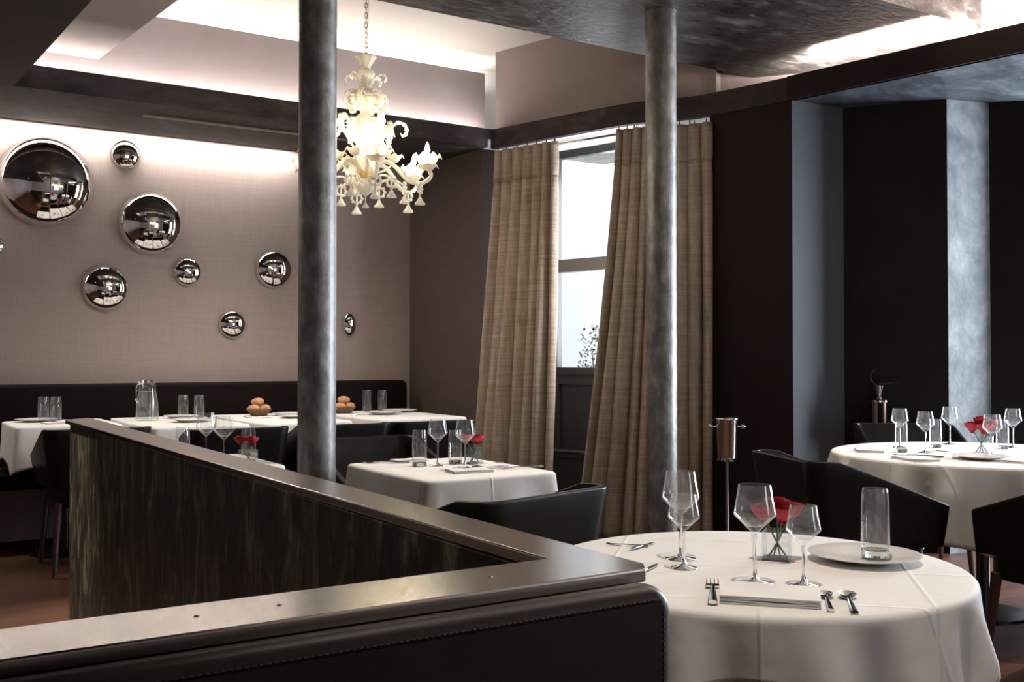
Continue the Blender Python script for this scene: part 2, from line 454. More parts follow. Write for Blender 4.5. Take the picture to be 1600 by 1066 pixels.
# burnished soffit crossing the room, column top meets it
struct('trim_main_soffit', MB().prism([(-2.4,3.41),(4.98,3.41),(5.3,3.41),(5.3,4.81),(-2.4,4.81)], 3.05, 3.55), M['plaster'])
# curved band over the bay and the dark brown beam on the right
band = [(4.05,6.66),(4.205,6.115),(4.325,5.72),(4.42,5.45),(4.53,5.28),(4.64,5.12),(4.71,4.95),(4.84,4.42)]
bp = [tuple(v) for v in smooth_path([(x,y,0) for x,y in band], 28)]
bp = [(x,y) for x,y,z in bp]
mb = wall_line(bp, 2.8, 2.945, .05, -1)
struct('trim_curved_band', mb, M['beam'])
struct('trim_drum_wall', wall_line([(x+.05,y+.01) for x,y in bp[:-4]], 2.9, 3.55, .06, -1), M['recess_side'])
struct('trim_bay_ceiling', MB().prism([(x+.04,y) for x,y in bp[:-3]]+[(5.6,5.0),(5.4,7.0),(4.05,7.0)], 2.87, 2.90), M['white'])
beam = [(4.84,4.42),(5.10,3.04),(5.90,-.9)]
struct('trim_right_beam', wall_line(beam, 2.8, 2.95, .04, -1), M['beam_brown'])
off = [(x+.38,y+.05) for x,y in beam]
struct('trim_right_cove_shelf', MB().prism([(4.86,4.42),(5.12,3.04),(5.92,-.9),(6.3,-.85),(5.5,3.09),(5.2,4.5),(4.95,4.7)], 2.86, 2.90), M['white'])
struct('trim_right_cove_wall', wall_line([(4.82,4.98),(5.22,4.47),(5.48,3.09),(6.28,-.85)], 2.86, 3.55, .06, -1), M['recess_side'])
struct('trim_alcove_ceiling', MB().prism([(4.85,4.45),(5.11,3.05),(5.92,-.9),(7.75,-.9),(7.75,3.9),(6.1,4.2),(5.5,4.9)], 2.80, 2.86), M['alcove_plaster'])
def led(name, x0, x1, y0, y1, z):
    return struct(name, MB().box(x0, x1, y0, y1, z-.012, z), M['led'])
led('trim_led_back_beam', -.6, 4.0, 6.74, 6.755, 2.885)

# downlights (in the ceiling out of the frame, like the row seen in the domed mirrors)
dl = None
dl_names = ['before the far left table','before the water pitcher table','before the left bread basket table','before the right bread basket table','over the small square table',
 'over the near round table','over the large round table','between the two round tables','over the table behind the partition','over the far end of the partition','behind the camera, left one','behind the camera, right one']
spots = [(1.05,5.45,3.55,(1.05,6.9),110),(1.75,5.45,3.55,(1.75,6.9),110),(2.5,5.3,3.55,(2.5,6.9),110),(3.2,5.2,3.55,(3.2,6.9),70),
         (2.3,3.75,3.05,(2.1,3.75),150),(1.35,1.20,3.55,(1.58,1.50),200),(4.3,2.9,3.55,(4.45,2.95),200),(3.2,2.9,3.55,(4.2,3.1),50),
         (1.2,4.0,3.05,(1.25,4.4),14),(-.15,4.95,2.8,(.74,4.84),420),(2.2,-1.0,3.55,(2.2,-1.0),20),(4.4,-1.2,3.55,(4.4,-1.2),20)]
for i, (x, y, z, tg, pw) in enumerate(spots):
    if dl is None:
        dl = empty('downlight', (x, y, z), 0)
        MB().lathe([(.045,-.004),(.055,-.004),(.055,0),(.045,0)], 24, closed=True).build('trim_ring', M['metal'], dl)
        MB().lathe([(0,-.002),(.044,-.002)], 24).build('lens', M['bulb'], dl)
        d = dl
    else:
        d = copy_tree(dl); d.location = (x, y, z)
    tag(d, 'small round recessed downlight in the ceiling '+dl_names[i], 'downlight', 'recessed downlights')
    l = bpy.data.lights.new('downlight_beam', 'SPOT'); l.energy = pw; l.color = WARM; l.spot_size = R(34 if i == 9 else 62); l.spot_blend = .8; l.shadow_soft_size = .04
    o = bpy.data.objects.new('downlight_beam', l); o.location = (x, y, z-.02)
    dv = Vector((tg[0]-x, tg[1]-y, .75-z)); o.rotation_euler = dv.to_track_quat('-Z', 'Y').to_euler()
    col.objects.link(o)

# ------------------------------------------------------------------ bay window
WA = Vector((4.50, 6.60)); WB = Vector((4.98, 5.05))
wd = (WB-WA).normalized(); wn = Vector((-wd.y, wd.x))   # wn points outside
if wn.x < 0: wn = -wn
L = (WB-WA).length
def along(mb, s0, s1, d0, d1, z0, z1):
    a = WA+wd*s0; b = WA+wd*s1
    mb.prism([tuple(a+wn*d0), tuple(b+wn*d0), tuple(b+wn*d1), tuple(a+wn*d1)], z0, z1)
mb = MB()
w1 = empty('window_1', (0,0,0)); w1['kind'] = 'structure'
along(mb, .09, .13, 0, .06, 1.10, 2.80); along(mb, .80, .87, 0, .06, 1.10, 2.80)
along(mb, .09, L, 0, .06, 2.74, 2.80); along(mb, .09, L, -.02, .06, 1.08, 1.13)
mb.build('window_frame', M['frame'], w1, smooth=False)
mb = MB(); along(mb, .05, L, -.03, .05, 1.86, 1.955); mb.build('middle_rail', M['rail_paint'], w1, smooth=False)
mb = MB(); along(mb, .09, L, .03, .035, 1.10, 2.78); mb.build('pane', M['pane'], w1, smooth=False)
mb = MB(); along(mb, -.12, .07, -.06, .10, .95, 2.87); mb.build('window_post', M['white'], w1, smooth=False)
mb = MB(); along(mb, -.12, L+.1, .03, .12, 0, 1.10); struct('wall_bay_sill', mb, M['frame'])
mb = MB(); along(mb, -.05, .14, 0, .05, .5, 1.08); along(mb, .14, L, 0, .05, 1.0, 1.08); along(mb, -.05, L, 0, .05, .44, .50); along(mb, -.05, L, .01, .05, 0, .44)
struct('trim_bay_panelling', mb, M['frame'])
mb = MB(); along(mb, -.05, L, -.012, 0, .485, .50); struct('trim_panelling_bead', mb, M['rail_paint'])

# outside
struct('ground_outside', MB().box(5.2, 16, 5.3, 26, -.1, -.02), simple('pavement', (.35,.35,.34), .8))
fac = MB().box(9.5, 10, 9, 22, 0, 9)
o = fac.build('street_building', simple('pale_render', (.72,.74,.78), .8), smooth=False)
tag(o, 'pale building across the street seen through the bay window', 'building')
bs = empty('shrub', (5.52, 7.30, 0), 0, 'small leafy shrub outside the bay window glass', 'shrub')
MB().lathe([(0,0),(.13,0),(.17,.55),(.15,.55),(.13,.5),(0,.5)], 20).build('planter', M['rail_paint'], bs)
rn = random.Random(3); mb = MB()
for i in range(420):
    a = rn.uniform(0, 2*PI); h = rn.uniform(.5, 1.5); r = .24*math.sqrt(rn.random())*(1-.55*(h-.5))
    c = Vector((r*math.cos(a), r*math.sin(a), h)); d = Vector((rn.uniform(-1,1), rn.uniform(-1,1), rn.uniform(-.3,1))).normalized()
    s = d.cross(Vector((0,0,1))).normalized()*.013; e = d*.05
    mb.add([c, c+e*.5+s, c+e, c+e*.5-s], [(0,1,2,3)])
mb.build('leaves', M['leaf'], bs, smooth=False)
MB().tube([(0,0,.4),(.02,0,.8),(-.02,.01,1.3)], [.015,.01,.004], 6).build('stem', M['chair_wood'], bs)

# ------------------------------------------------------------------ curtains and rail
def curve_off(pts, d):
    out = []
    for i in range(len(pts)):
        a = Vector(pts[max(i-1,0)]); b = Vector(pts[min(i+1,len(pts)-1)]); t = (b-a).normalized()
        out.append(Vector(pts[i]) + Vector((-t.y, t.x))*d)
    return out
rail_pts = curve_off(bp[:26], .085)
r = empty('curtain_rail', tuple(rail_pts[8])+(2.76,), 0, 'thin curved metal curtain rail under the ceiling band of the bay', 'curtain rail')
o0 = Vector(r.location)
MB().tube([Vector((p.x,p.y,2.765))-o0 for p in rail_pts], .009, 8).build('rail', M['metal'], r)
for k in (4, 12, 20):
    p = rail_pts[k]; MB().tube([Vector((p.x,p.y,2.765))-o0, Vector((p.x,p.y,2.87))-o0], .006, 6).build('bracket', M['metal'], r)
def curtain(name, label, T, B, npl, seed, hem=.02):
    """T, B: polylines (xy) of top and hem; pleats npl"""
    rr = random.Random(seed)
    ph = [rr.uniform(-.5,.5) for _ in range(npl+2)]
    am = [rr.uniform(.6,1.25) for _ in range(npl+2)]
    Tp = smooth_path([(*p,0) for p in T], 60); Bp = smooth_path([(*p,0) for p in B], 60)
    def at(P, u):
        t = u*60; a = min(int(t),59); return P[a].lerp(P[a+1], t-a)
    def nrm(P, u):
        t = (at(P, min(u+.02,1))-at(P, max(u-.02,0))).normalized(); return Vector((t.y, -t.x, 0))
    z1 = 2.745
    def f(u, v):           # v 0 top, 1 hem
        w = v**1.25
        p = at(Tp, u).lerp(at(Bp, u), w)
        n = nrm(Tp, u).lerp(nrm(Bp, u), v)
        k = u*npl; i = int(min(k, npl-1e-6))
        a = lerp(am[i], am[i+1], k-i)
        kk = k + .16*ph[i]*v*math.sin(PI*(k-i))
        q = 2*abs(math.sin(PI*kk))**.75 - 1
        q2 = math.sin(2*PI*k*.37+seed+v*2.2)
        head = max(0, 1-v/.09)
        A = lerp(.024, .040, min(1, v*1.5))*a
        off = A*q + .024*q2*min(1, v*2)
        off *= (1-.3*math.exp(-((v-.095)/.02)**2))
        return (p.x+n.x*off, p.y+n.y*off, lerp(z1, hem, v))
    root = empty(name, (0,0,0), 0, label, 'curtain')
    mid = at(Bp, .5); root.location = (mid.x, mid.y, 0)
    N = npl*24
    mb = MB().grid(lambda u, v: f(u, .085+v*(1-.085)), N, 60)
    sh = lambda m: m.move(Matrix.Translation((-mid.x,-mid.y,0)))
    sh(mb).build('curtain_cloth', M['curtain'], root, angle=180, solid=.004)
    mb = MB().grid(lambda u, v: f(u, v*.088), N, 6)
    sh(mb).build('pleated_heading', M['header'], root, angle=180, solid=.010)
    for k in range(npl):
        p = at(Tp, (k+.5)/npl); sh(MB().tube([(p.x,p.y,z1-.02),(p.x,p.y,2.772)], .004, 6)).build('curtain_hook', M['dark_metal'], root)
    return root
curtain('window_curtain', 'long tan silk curtain left of the bay window, hem swept to the left',
        [(3.99,6.50),(4.08,6.20),(4.17,5.95)], [(3.84,6.66),(3.92,6.22),(4.07,5.90)], 7, 1)
curtain('window_curtain', 'long tan silk curtain right of the bay window, half hidden behind the grey column',
        [(4.31,5.45),(4.42,5.27),(4.53,5.14)], [(4.04,5.58),(4.22,5.24),(4.45,5.10)], 7, 2)
curtain('window_curtain', 'narrow tan silk curtain between the grey column and the dark brown pier',
        [(4.545,5.13),(4.63,5.03),(4.68,4.93)], [(4.50,5.07),(4.58,4.98),(4.655,4.90)], 3, 5)

# ------------------------------------------------------------------ columns
def column(x, y, z1, label):
    c = empty('round_column', (x, y, 0), 0, label, 'column')
    MB().lathe([(.082,0),(.082,z1)], 64).build('shaft', M['steel'], c)
    MB().lathe([(.083,z1-.012),(.088,z1-.012),(.088,z1),(.083,z1)], 64, closed=True).build('top_ring', M['steel'], c)
    MB().lathe([(.083,0),(.095,0),(.095,.015),(.083,.02)], 64, closed=True).build('base_ring', M['steel'], c)
column(1.677, 4.21, 3.05, 'round mottled steel column rising just behind the low partition wall')
column(3.60, 4.17, 3.05, 'round mottled steel column standing in front of the curtains')

# ------------------------------------------------------------------ V-shaped partition with its steel top
pw = empty('partition_wall', (.82, 1.1, 0), 0, 'low V-shaped partition wall of streaked dark bronze plaster with brushed steel top', 'partition')
def P(pts): return [(x-.82, y-1.1) for x, y in pts]
MB().prism(P([(.785,4.86),(.785,1.145),(-1.3,1.145),(-1.3,1.035),(.83,1.035),(.845,1.045),(.90,4.97)]), 0, .911).build('wall_body', M['partition'], pw, smooth=False, bevel=.004)
MB().prism(P([(.765,4.855),(.785,1.145),(-1.3,1.135),(-1.3,1.022),(.855,1.022),(.875,1.05),(.885,4.96)]), .912, .93).build('steel_top', M['cap'], pw, smooth=False, bevel=.003)
mb = MB()
for x in (-.35,.02,.30,.39,.66): mb.ball((x-.82, 1.085-1.1, .93), .0035, 8, (1,1,.4))
mb.build('screw_heads', M['metal'], pw)

# leather banquette back standing against the near side of the partition
bq = empty('banquette', (-.1, .99, 0), 0, 'dark brown stitched leather banquette back in front of the steel-topped partition', 'banquette')
def rbox(x0,x1,y0,y1,z0,z1,r):   # rounded slab outline in XZ extruded along y
    pts = []
    for cx, cz, a0 in ((x1-r,z1-r,0),(x0+r,z1-r,90),(x0+r,z0+r,180),(x1-r,z0+r,270)):
        for k in range(7): a = R(a0+k*15); pts.append((cx+r*math.cos(a), cz+r*math.sin(a)))
    n = len(pts); v = [(x,y0,z) for x,z in pts]+[(x,y1,z) for x,z in pts]
    return MB().add(v, [tuple(range(n)), tuple(range(n,2*n))[::-1]]+[(i,n+i,n+(i+1)%n,(i+1)%n) for i in range(n)])
rbox(-1.3, .962, -.015, .029, .30, .918, .035).build('back_cushion', M['leather'], bq, bevel=.016, smooth=True)
MB().box(-1.3, .955, -.01, .03, 0, .31).build('base', M['dark_wall'], bq, smooth=False)
mb = MB()
for k in range(310):
    x = -1.28+k*.0075
    if x > .93: break
    mb.tube([(x,-.0158,.902),(x+.0045,-.0158,.902)], .0009, 5)
mb.build('top_stitching', M['thread'], bq)
mb = MB()
for k in range(70):
    mb.tube([(.944,-.0158,.885-k*.0075),(.944,-.0158,.8805-k*.0075)], .0009, 5)
mb.build('side_stitching', M['thread'], bq)
mb = MB().tube([(-1.3,-.0148,.8995),(.94,-.0148,.8995)], .0012, 6); mb.build('seam', M['dark_wall'], bq)

# ------------------------------------------------------------------ back banquette
bb = empty('banquette', (0,7.4,0), 0, 'long dark leather banquette against the back wall under the domed mirrors', 'banquette')
def Q(mb): return mb.move(Matrix.Translation((0,-7.4,0)))
Q(rbox(-2.3, 3.82, 7.60, 7.775, .45, 1.02, .05)).build('backrest', M['bench'], bb, bevel=.02)
Q(MB().box(-2.3, 3.82, 7.02, 7.60, .38, .48)).build('seat_cushion', M['bench'], bb, smooth=False, bevel=.02)
Q(MB().box(-2.3, 3.82, 7.06, 7.60, .06, .38)).build('bench_base', M['bench_front'], bb, smooth=False)
Q(MB().box(-2.3, 3.82, 7.10, 7.60, 0, .06)).build('kick_board', M['dark_wall'], bb, smooth=False)

# ------------------------------------------------------------------ domed mirrors on the back wall
mirrors = [(1.086,2.431,.318,'largest domed mirror, at the upper left of the back wall'),
 (1.619,2.682,.107,'small domed mirror highest on the wall, just under the bright slot'),
 (1.803,2.195,.236,'second largest domed mirror, right of the largest one'),
 (1.489,1.707,.166,'medium domed mirror below the two large ones'),
 (2.07,1.848,.108,'small domed mirror in the middle of the wall, right of the medium one'),
 (2.739,1.899,.152,'domed mirror beside the left edge of the steel column'),
 (2.411,1.46,.108,'small domed mirror lowest on the wall left of the steel column'),
 (3.373,1.477,.100,'narrow domed mirror alone on the wall right of the steel column'),
 (.765,1.969,.068,'small domed mirror cut by the left edge of the view')]
for i, (x, z, r, lb) in enumerate(mirrors):
    n = 24; k = .60
    prof = [(r*math.cos(PI/2*j/n) if j < n else 0, r*k*math.sin(PI/2*j/n)) for j in range(n+1)]
    o = MB().lathe(prof, 64, axis='y-').build('domed_mirror', M['mirror'], loc=(x, 7.779, z), angle=60)
    if i == 7: o.scale = (.62,1,1)
    tag(o, lb, 'mirror', 'domed mirrors on the back wall')

# ------------------------------------------------------------------ chairs
def chair_mesh():
    root = empty('tub_chair')
    hw, hd, rc = .285, .28, .07
    path = []                         # from left arm front round the back to right arm front
    N1 = 10
    for k in range(N1+1): path.append((-hw, lerp(hd, -hd+rc, k/N1)))
    for k in range(1,9): a = R(180+90*k/8); path.append((-hw+rc+rc*math.cos(a), -hd+rc+rc*math.sin(a)))
    for k in range(1,13): path.append((lerp(-hw+rc, hw-rc, k/12), -hd))
    for k in range(1,9): a = R(270+90*k/8); path.append((hw-rc+rc*math.cos(a), -hd+rc+rc*math.sin(a)))
    for k in range(1,N1+1): path.append((hw, lerp(-hd+rc, hd, k/N1)))
    def top(y):
        t = (y+hd)/(2*hd)
        return .81 if t < .2 else lerp(.81, .635, (t-.2)/.8)
    n = len(path)-1
    def f(u, v):
        x, y = path[round(u*n)]
        zt = top(y); zb = .47
        s = 1-.14*(1-v)**1.2
        yb = y if y > 0 else y*(1+.07*v)
        return (x*s, yb*(s if y < 0 else 1), lerp(zb, zt, v))
    MB().grid(f, n, 8).build('shell', M['chair'], root, solid=.022, bevel=.006, angle=60, soff=-1)
    mb = MB(); pts = []
    for a in range(32):
        w = 2*PI*a/32; c, s = math.cos(w), math.sin(w); e = 4
        q = (abs(c)**e+abs(s)**e)**(-1/e); pts.append((c*q*.225, s*q*.245+.02))
    mb.prism(pts, .37, .485)
    mb.build('seat', M['chair'], root, bevel=.022, smooth=True)
    for sx in (-1,1):
        for sy in (-1,1):
            MB().tube([(sx*.20, sy*.21+.01, .40),(sx*.225, sy*.25+.01, 0)], [.022,.012], 8).build('leg', M['chair_wood'], root)
    return root
proto = chair_mesh()
chairs = [
 (1.13,6.30,0,'black leather tub chair at the far left table, partly behind the partition end'),
 (1.80,5.90,0,'black leather tub chair in front of the table with the water pitcher'),
 (2.44,5.90,0,'black leather tub chair seen just left of the steel column, before the far tables'),
 (3.04,5.90,0,'black leather tub chair right of the steel column at the far table with bread'),
 (2.07,4.40,180,'black leather tub chair at the far side of the small square table'),
 (1.61,2.70,15,'black leather tub chair at the near side of the small square table'),
 (3.37,2.78,-112,'black leather tub chair left of the large round table on the right'),
 (3.83,2.09,12,'black leather tub chair cut by the right edge, near side of the large round table'),
 (5.09,3.71,143,'black leather tub chair behind the large round table by the dark recess'),
]
for i, (x, y, a, lb) in enumerate(chairs):
    c = proto if i == 0 else copy_tree(proto)
    c.location = (x, y, 0); c.rotation_euler = (0,0,R(a))
    tag(c, lb, 'chair', 'black leather tub chairs')
# ------------------------------------------------------------------ tables and tablecloths
def drape(r_of, R_of, top, waves, seed, n=240, flare=.10, amp=.018):
    rr = random.Random(seed); phs = [rr.uniform(0, 2*PI) for _ in range(4)]
    mb = MB()
    NT, ND = 8, 14
    def f(u, v):
        a = 2*PI*u; r = r_of(a); h = max(R_of(a)-r, .02)
        if v <= .4:
            t = v/.4; return (r*t*math.cos(a)*.985, r*t*math.sin(a)*.985, top)
        t = (v-.4)/.6
        w = math.sin(waves*a+phs[0])*.6+math.sin((waves*1.7)*a+phs[1])*.4
        if t < .12:
            q = t/.12*PI/2; e = r*.985+ .012*math.sin(q); z = top-.012*(1-math.cos(q))
            return (e*math.cos(a), e*math.sin(a), z)
        s = (t-.12)/.88; d = h*s
        e = r*.985+.012 + flare*d + w*amp*min(1, d/.12)
        return (e*math.cos(a), e*math.sin(a), top-.012-d*.985)
    vs = [(0,0,top)]; fs = []
    vv = [.4*k/NT for k in range(1, NT+1)]+[.4+.6*.04*k for k in range(1,4)]+[.4+.6*(.12+.88*k/ND) for k in range(1, ND+1)]
    for v in vv:
        for i in range(n): vs.append(f(i/n, v))
    for i in range(n): fs.append((0, 1+i, 1+(i+1)%n))
    for j in range(len(vv)-1):
        for i in range(n):
            a = 1+j*n+i; b = 1+j*n+(i+1)%n; fs.append((a, a+n, b+n, b))
    return mb.add(vs, fs)
def sq_r(hx, hy, e=22):
    def g(a):
        c, s = abs(math.cos(a))/hx, abs(math.sin(a))/hy
        return (c**e+s**e)**(-1/e)
    return g
def rot(g, a0): return lambda a: g(a-a0)
def table(name, x, y, top, shape, tl, cl, clothR, waves, seed, rz=0, ped=True, flare=.1, amp=.018, cg=None, py=0):
    t = empty(name, (x,y,0), rz, tl, 'table')
    n = 48; pts = [(shape(2*PI*i/n)*.985*math.cos(2*PI*i/n), shape(2*PI*i/n)*.985*math.sin(2*PI*i/n)) for i in range(n)]
    MB().prism(pts, top-.035, top-.005).build('tabletop', M['chair_wood'], t, smooth=False)
    MB().lathe([(.03,.02),(.03,top-.036)], 20, (0,py,0)).build('pedestal', M['dark_metal'], t)
    MB().lathe([(0,0),(.2,0),(.2,.012),(.04,.03),(0,.03)], 32, (0,py,0)).build('base', M['dark_metal'], t)
    c = drape(shape, clothR, top, waves, seed, flare=flare, amp=amp).build('tablecloth', M['linen'], loc=(x,y,0), rz=rz, angle=180, solid=.003, soff=0)
    tag(c, cl, 'tablecloth', cg)
    return c
TZ = .75
circ = lambda r: (lambda a: r)
ca = R(-12)
table('round_table', 1.635, 1.60, TZ, circ(.445), 'near round table under a short white cloth, right of the steel-topped partition',
      'white cloth on the near round table, laid with wine glasses and one plate', sq_r(.545,.545,14), 13, 4, flare=.16, amp=.020, rz=R(45))
table('large_round_table', 4.47, 2.89, TZ, circ(.68), 'large round table in front of the dark recess on the right',
      'white cloth on the large round table at the right, hanging in folds', rot(sq_r(1.0,1.0,14), R(20)), 14, 8, flare=.05, amp=.042)
table('square_table', 2.04, 3.69, TZ, sq_r(.29,.37), 'small square table between the steel column and the near tub chair',
      'white cloth on the small square table with red flowers', sq_r(.50,.58,14), 7, 2, flare=.12, amp=.010)
table('square_table', 1.25, 4.45, TZ, sq_r(.26,.32), 'small square table mostly hidden behind the partition',
      'white cloth on the table hidden behind the partition', sq_r(.42,.48,14), 7, 3, flare=.05, amp=.006)
far = [(1.08,7.01,.30,.36,'far left square table against the banquette','white cloth on the far left table, its corner hanging to a point'),
       (1.74,6.78,.30,.60,'square banquette table with the water pitcher','white cloth on the banquette table with the water pitcher'),
       (2.42,6.78,.30,.60,'square banquette table with the left bread basket','white cloth on the banquette table with the left bread basket'),
       (3.24,6.78,.34,.60,'square banquette table with the right bread basket','white cloth on the banquette table with the right bread basket')]
for i, (x, y, hx, hy, tl, cl) in enumerate(far):
    table('banquette_table', x, y, .79, sq_r(hx,hy), tl, cl, sq_r(hx+(.2 if i == 0 else .14), hy+(.2 if i == 0 else .14), 14), 5, 20+i, flare=.10 if i == 0 else .04, amp=.006, cg='white cloths on the banquette tables', py=-.16 if i == 0 else -.05)

# ------------------------------------------------------------------ glassware
def wine_proto(h, r, label):
    g = empty('wine_glass')
    zb = h*.50                              # bowl bottom
    kn = h*.70                              # widest point
    t = .0011
    outp = [(.0035,zb),(r*.45,zb+h*.075),(r*.985,kn-.002),(r,kn),(r*.985,kn+.003),(r*.88,lerp(kn,h,.45)),(r*.76,h)]
    inn = [(r*.76-t,h),(r*.88-t,lerp(kn,h,.45)),(r-t,kn),(r*.45-t,zb+h*.085),(0.0,zb+.012)]
    MB().lathe([(0,zb-.001)]+outp+inn, 48).build('bowl', M['glass'], g, angle=60)
    MB().lathe([(0,zb-.0005),(.0042,zb-.002),(.0032,zb-h*.12),(.003,h*.15),(.0045,.012),(.010,.006),(r*.80,.0022),(r*.82,.001),(r*.82,0),(0,0)], 40).build('stem_and_foot', M['glass_solid'], g, angle=60)
    return g
def tumbler_proto(h, r):
    g = empty('tumbler'); t = .0015
    MB().lathe([(0,.0),(r*.94,0),(r,.02),(r*.95,h*.8),(r*.86,h),(r*.86-t,h),(r*.95-t,h*.8),(r-t-.001,.022),(r*.8,.018),(0,.017)], 40).build('glass_wall', M['glass'], g, angle=60)
    MB().lathe([(0,.001),(r*.92,.001),(r*.97,.015),(r*.80,.0165),(0,.0165)], 40).build('thick_base', M['glass_solid'], g, angle=60)
    return g
big = wine_proto(.195, .042, '')
small = wine_proto(.157, .034, '')
tum = tumbler_proto(.150, .031)
protos_used = set()
def put(pr, x, y, z, label, cat, group, rz=0, sc=1):
    if pr.name in protos_used: o = copy_tree(pr)
    else: o = pr; protos_used.add(pr.name)
    o.location = (x,y,z); o.rotation_euler = (0,0,rz)
    if sc != 1: o.scale = (sc,sc,sc)
    return tag(o, label, cat, group)
Z1 = TZ+.002
put(big, 1.513,1.471,Z1,'large wine glass in front of the flowers on the near round table','wine glass','glasses on the near round table')
put(big, 1.553,1.735,Z1,'large wine glass standing directly behind a small one, left on the near round table','wine glass','glasses on the near round table')
put(small,1.490,1.655,Z1,'small wine glass overlapping a large one, left on the near round table','wine glass','glasses on the near round table')
put(small,1.577,1.403,Z1,'small wine glass right of the flowers on the near round table','wine glass','glasses on the near round table')
put(tum, 1.898,1.484,Z1+.010,'tall tumbler standing on the plate of the near round table','tumbler','glasses on the near round table')
gl = 'glasses on the large round table'
for x,y,lb in [(4.411,3.298,'leftmost wine glass on the large round table'),(4.276,3.055,'second wine glass from the left on the large round table'),
               (4.794,3.281,'wine glass on the large round table in front of the pale pillar'),(4.31,2.735,'wine glass in front of the red flowers on the large round table'),
               (4.891,2.993,'rightmost wine glass on the large round table')]:
    put(big, x, y, Z1, lb, 'wine glass', gl)
for x,y,lb in [(4.19,3.125,'tumbler in front of the leftmost wine glass on the large round table'),(4.56,3.20,'tumbler between wine glasses at the left of the flowers, large round table'),
               (4.78,2.98,'tumbler right of the red flowers on the large round table')]:
    put(tum, x, y, Z1, lb, 'tumbler', gl, sc=.95)
gs = 'glasses on the small square table'
put(big, 2.045,3.789,Z1,'left wine glass on the small square table','wine glass',gs)
put(big, 2.097,3.650,Z1,'right wine glass on the small square table','wine glass',gs)
put(tum, 1.965,3.800,Z1,'tumbler left of the wine glasses on the small square table','tumbler',gs)
put(tum, 2.135,3.80,Z1,'tumbler beside the red flowers on the small square table','tumbler',gs,sc=.95)
gp = 'glasses behind the partition'
put(big, 1.296,4.552,Z1,'left wine glass peeking over the partition','wine glass',gp,sc=1.06)
put(big, 1.311,4.338,Z1,'right wine glass peeking over the partition','wine glass',gp,sc=1.04)
put(tum, 1.185,4.52,Z1,'tumbler peeking over the partition left of the wine glasses','tumbler',gp)
put(tum, 1.40,4.285,Z1,'tumbler peeking over the partition beside red flowers','tumbler',gp,sc=1.0)
gf = 'tumblers on the banquette tables'
ZF = .792
for x,y,lb in [(.994,7.13,'left tumbler on the far left table'),(1.06,7.08,'right tumbler on the far left table'),
               (1.825,6.951,'left tumbler beside the water pitcher'),(1.915,6.893,'right tumbler beside the water pitcher'),
               (3.30,7.26,'left tumbler on the table with the right bread basket'),(3.42,7.24,'right tumbler on the table with the right bread basket')]:
    put(tum, x, y, ZF, lb, 'tumbler', gf, sc=1.08)

# water pitcher
pt = empty('water_pitcher', (1.60,6.98,ZF), R(40), 'glass water pitcher with handle standing on a banquette table', 'pitcher')
MB().lathe([(0,0),(.068,0),(.072,.01),(.066,.12),(.052,.20),(.050,.24),(.056,.255),(.054,.255),(.048,.24),(.050,.20),(.064,.12),(.069,.012),(0,.01)], 40).build('jug', M['glass'], pt, angle=60)
MB().lathe([(0,.012),(.067,.012),(.063,.115),(.050,.19),(0,.19)], 40).build('water', M['glass'], pt, angle=60)
MB().tube(smooth_path([(-.05,0,.24),(-.085,0,.245),(-.11,0,.21),(-.115,0,.15),(-.095,0,.12)], 16), .007, 8).build('handle', M['glass_solid'], pt)
MB().lathe([(0,.262),(.04,.262),(.05,.25),(.04,.248),(0,.248)], 24).build('lid', M['metal'], pt)

# plates, napkins, cutlery
def plate_proto():
    pr = [(0,0),(.055,0),(.062,.003),(.09,.010),(.12,.017),(.1205,.0185),(.118,.019),(.088,.0125),(.062,.0065),(.055,.004),(0,.0035)]
    return MB().lathe(pr, 64).build('dinner_plate', M['porcelain'], angle=70)
plp = plate_proto()
put(plp, 1.880,1.50,Z1,'white plate under the tumbler on the near round table','plate',None)
gq = 'plates on the banquette tables'
for x,y,s,lb in [(.96,7.20,1.05,'plate on the far left table'),(1.80,6.66,1.1,'near plate on the table with the water pitcher'),(1.86,7.12,1.0,'plate behind the tumblers on the pitcher table'),
               (2.60,7.05,1.0,'plate right of the left bread basket'),(2.52,6.72,1.0,'plate in front of the left bread basket'),
               (3.22,6.80,1.1,'near plate on the table with the right bread basket'),(3.46,7.02,1.1,'plate at the right end of the far tables')]:
    o = put(plp, x, y, ZF, lb, 'plate', gq, sc=s)
put(plp, 4.20,2.72,Z1,'plate on the near side of the large round table','plate',None)

def napkin_mb(w, d, layers=3, th=.004):
    mb = MB(); rn = random.Random(11)
    for k in range(layers):
        z0 = k*th; e = rn.uniform(0,.004)
        def f(u, v, z):
            x = (u-.5)*(w-e); y = (v-.5)*(d-e)
            return (x, y, z + .0015*math.sin(u*6+k)*math.sin(v*4+k*2))
        a = MB().grid(lambda u,v: f(u,v,z0+.0003), 12, 6); b = MB().grid(lambda u,v: f(u,v,z0+th-.0006), 12, 6)
        nb = len(a.v); vs = a.v+b.v; W = 13
        fs = [t[::-1] for t in a.f]+[tuple(i+nb for i in t) for t in b.f]
        per = [i for i in range(12)]+[12+W*j for j in range(6)]+[12+W*6-i for i in range(12)]+[W*(6-j) for j in range(6)]
        for q in range(len(per)):
            i, j = per[q], per[(q+1)%len(per)]; fs.append((i, j, j+nb, i+nb))
        mb.add(vs, fs)
    return mb
def nap(x, y, z, rz, w, d, label, layers=3, group='folded napkins'):
    o = napkin_mb(w, d, layers).build('folded_napkin', M['napkin'], loc=(x,y,z), rz=rz, angle=50)
    return tag(o, label, 'napkin', group)
na = math.atan2(1.238-1.369, 1.439-1.319)
nap(1.434,1.356,Z1,na,.180,.125,'thick folded white napkin at the front of the near round table',4)
nap(2.02,4.0,Z1,.1,.16,.07,'folded napkin at the far edge of the small square table')
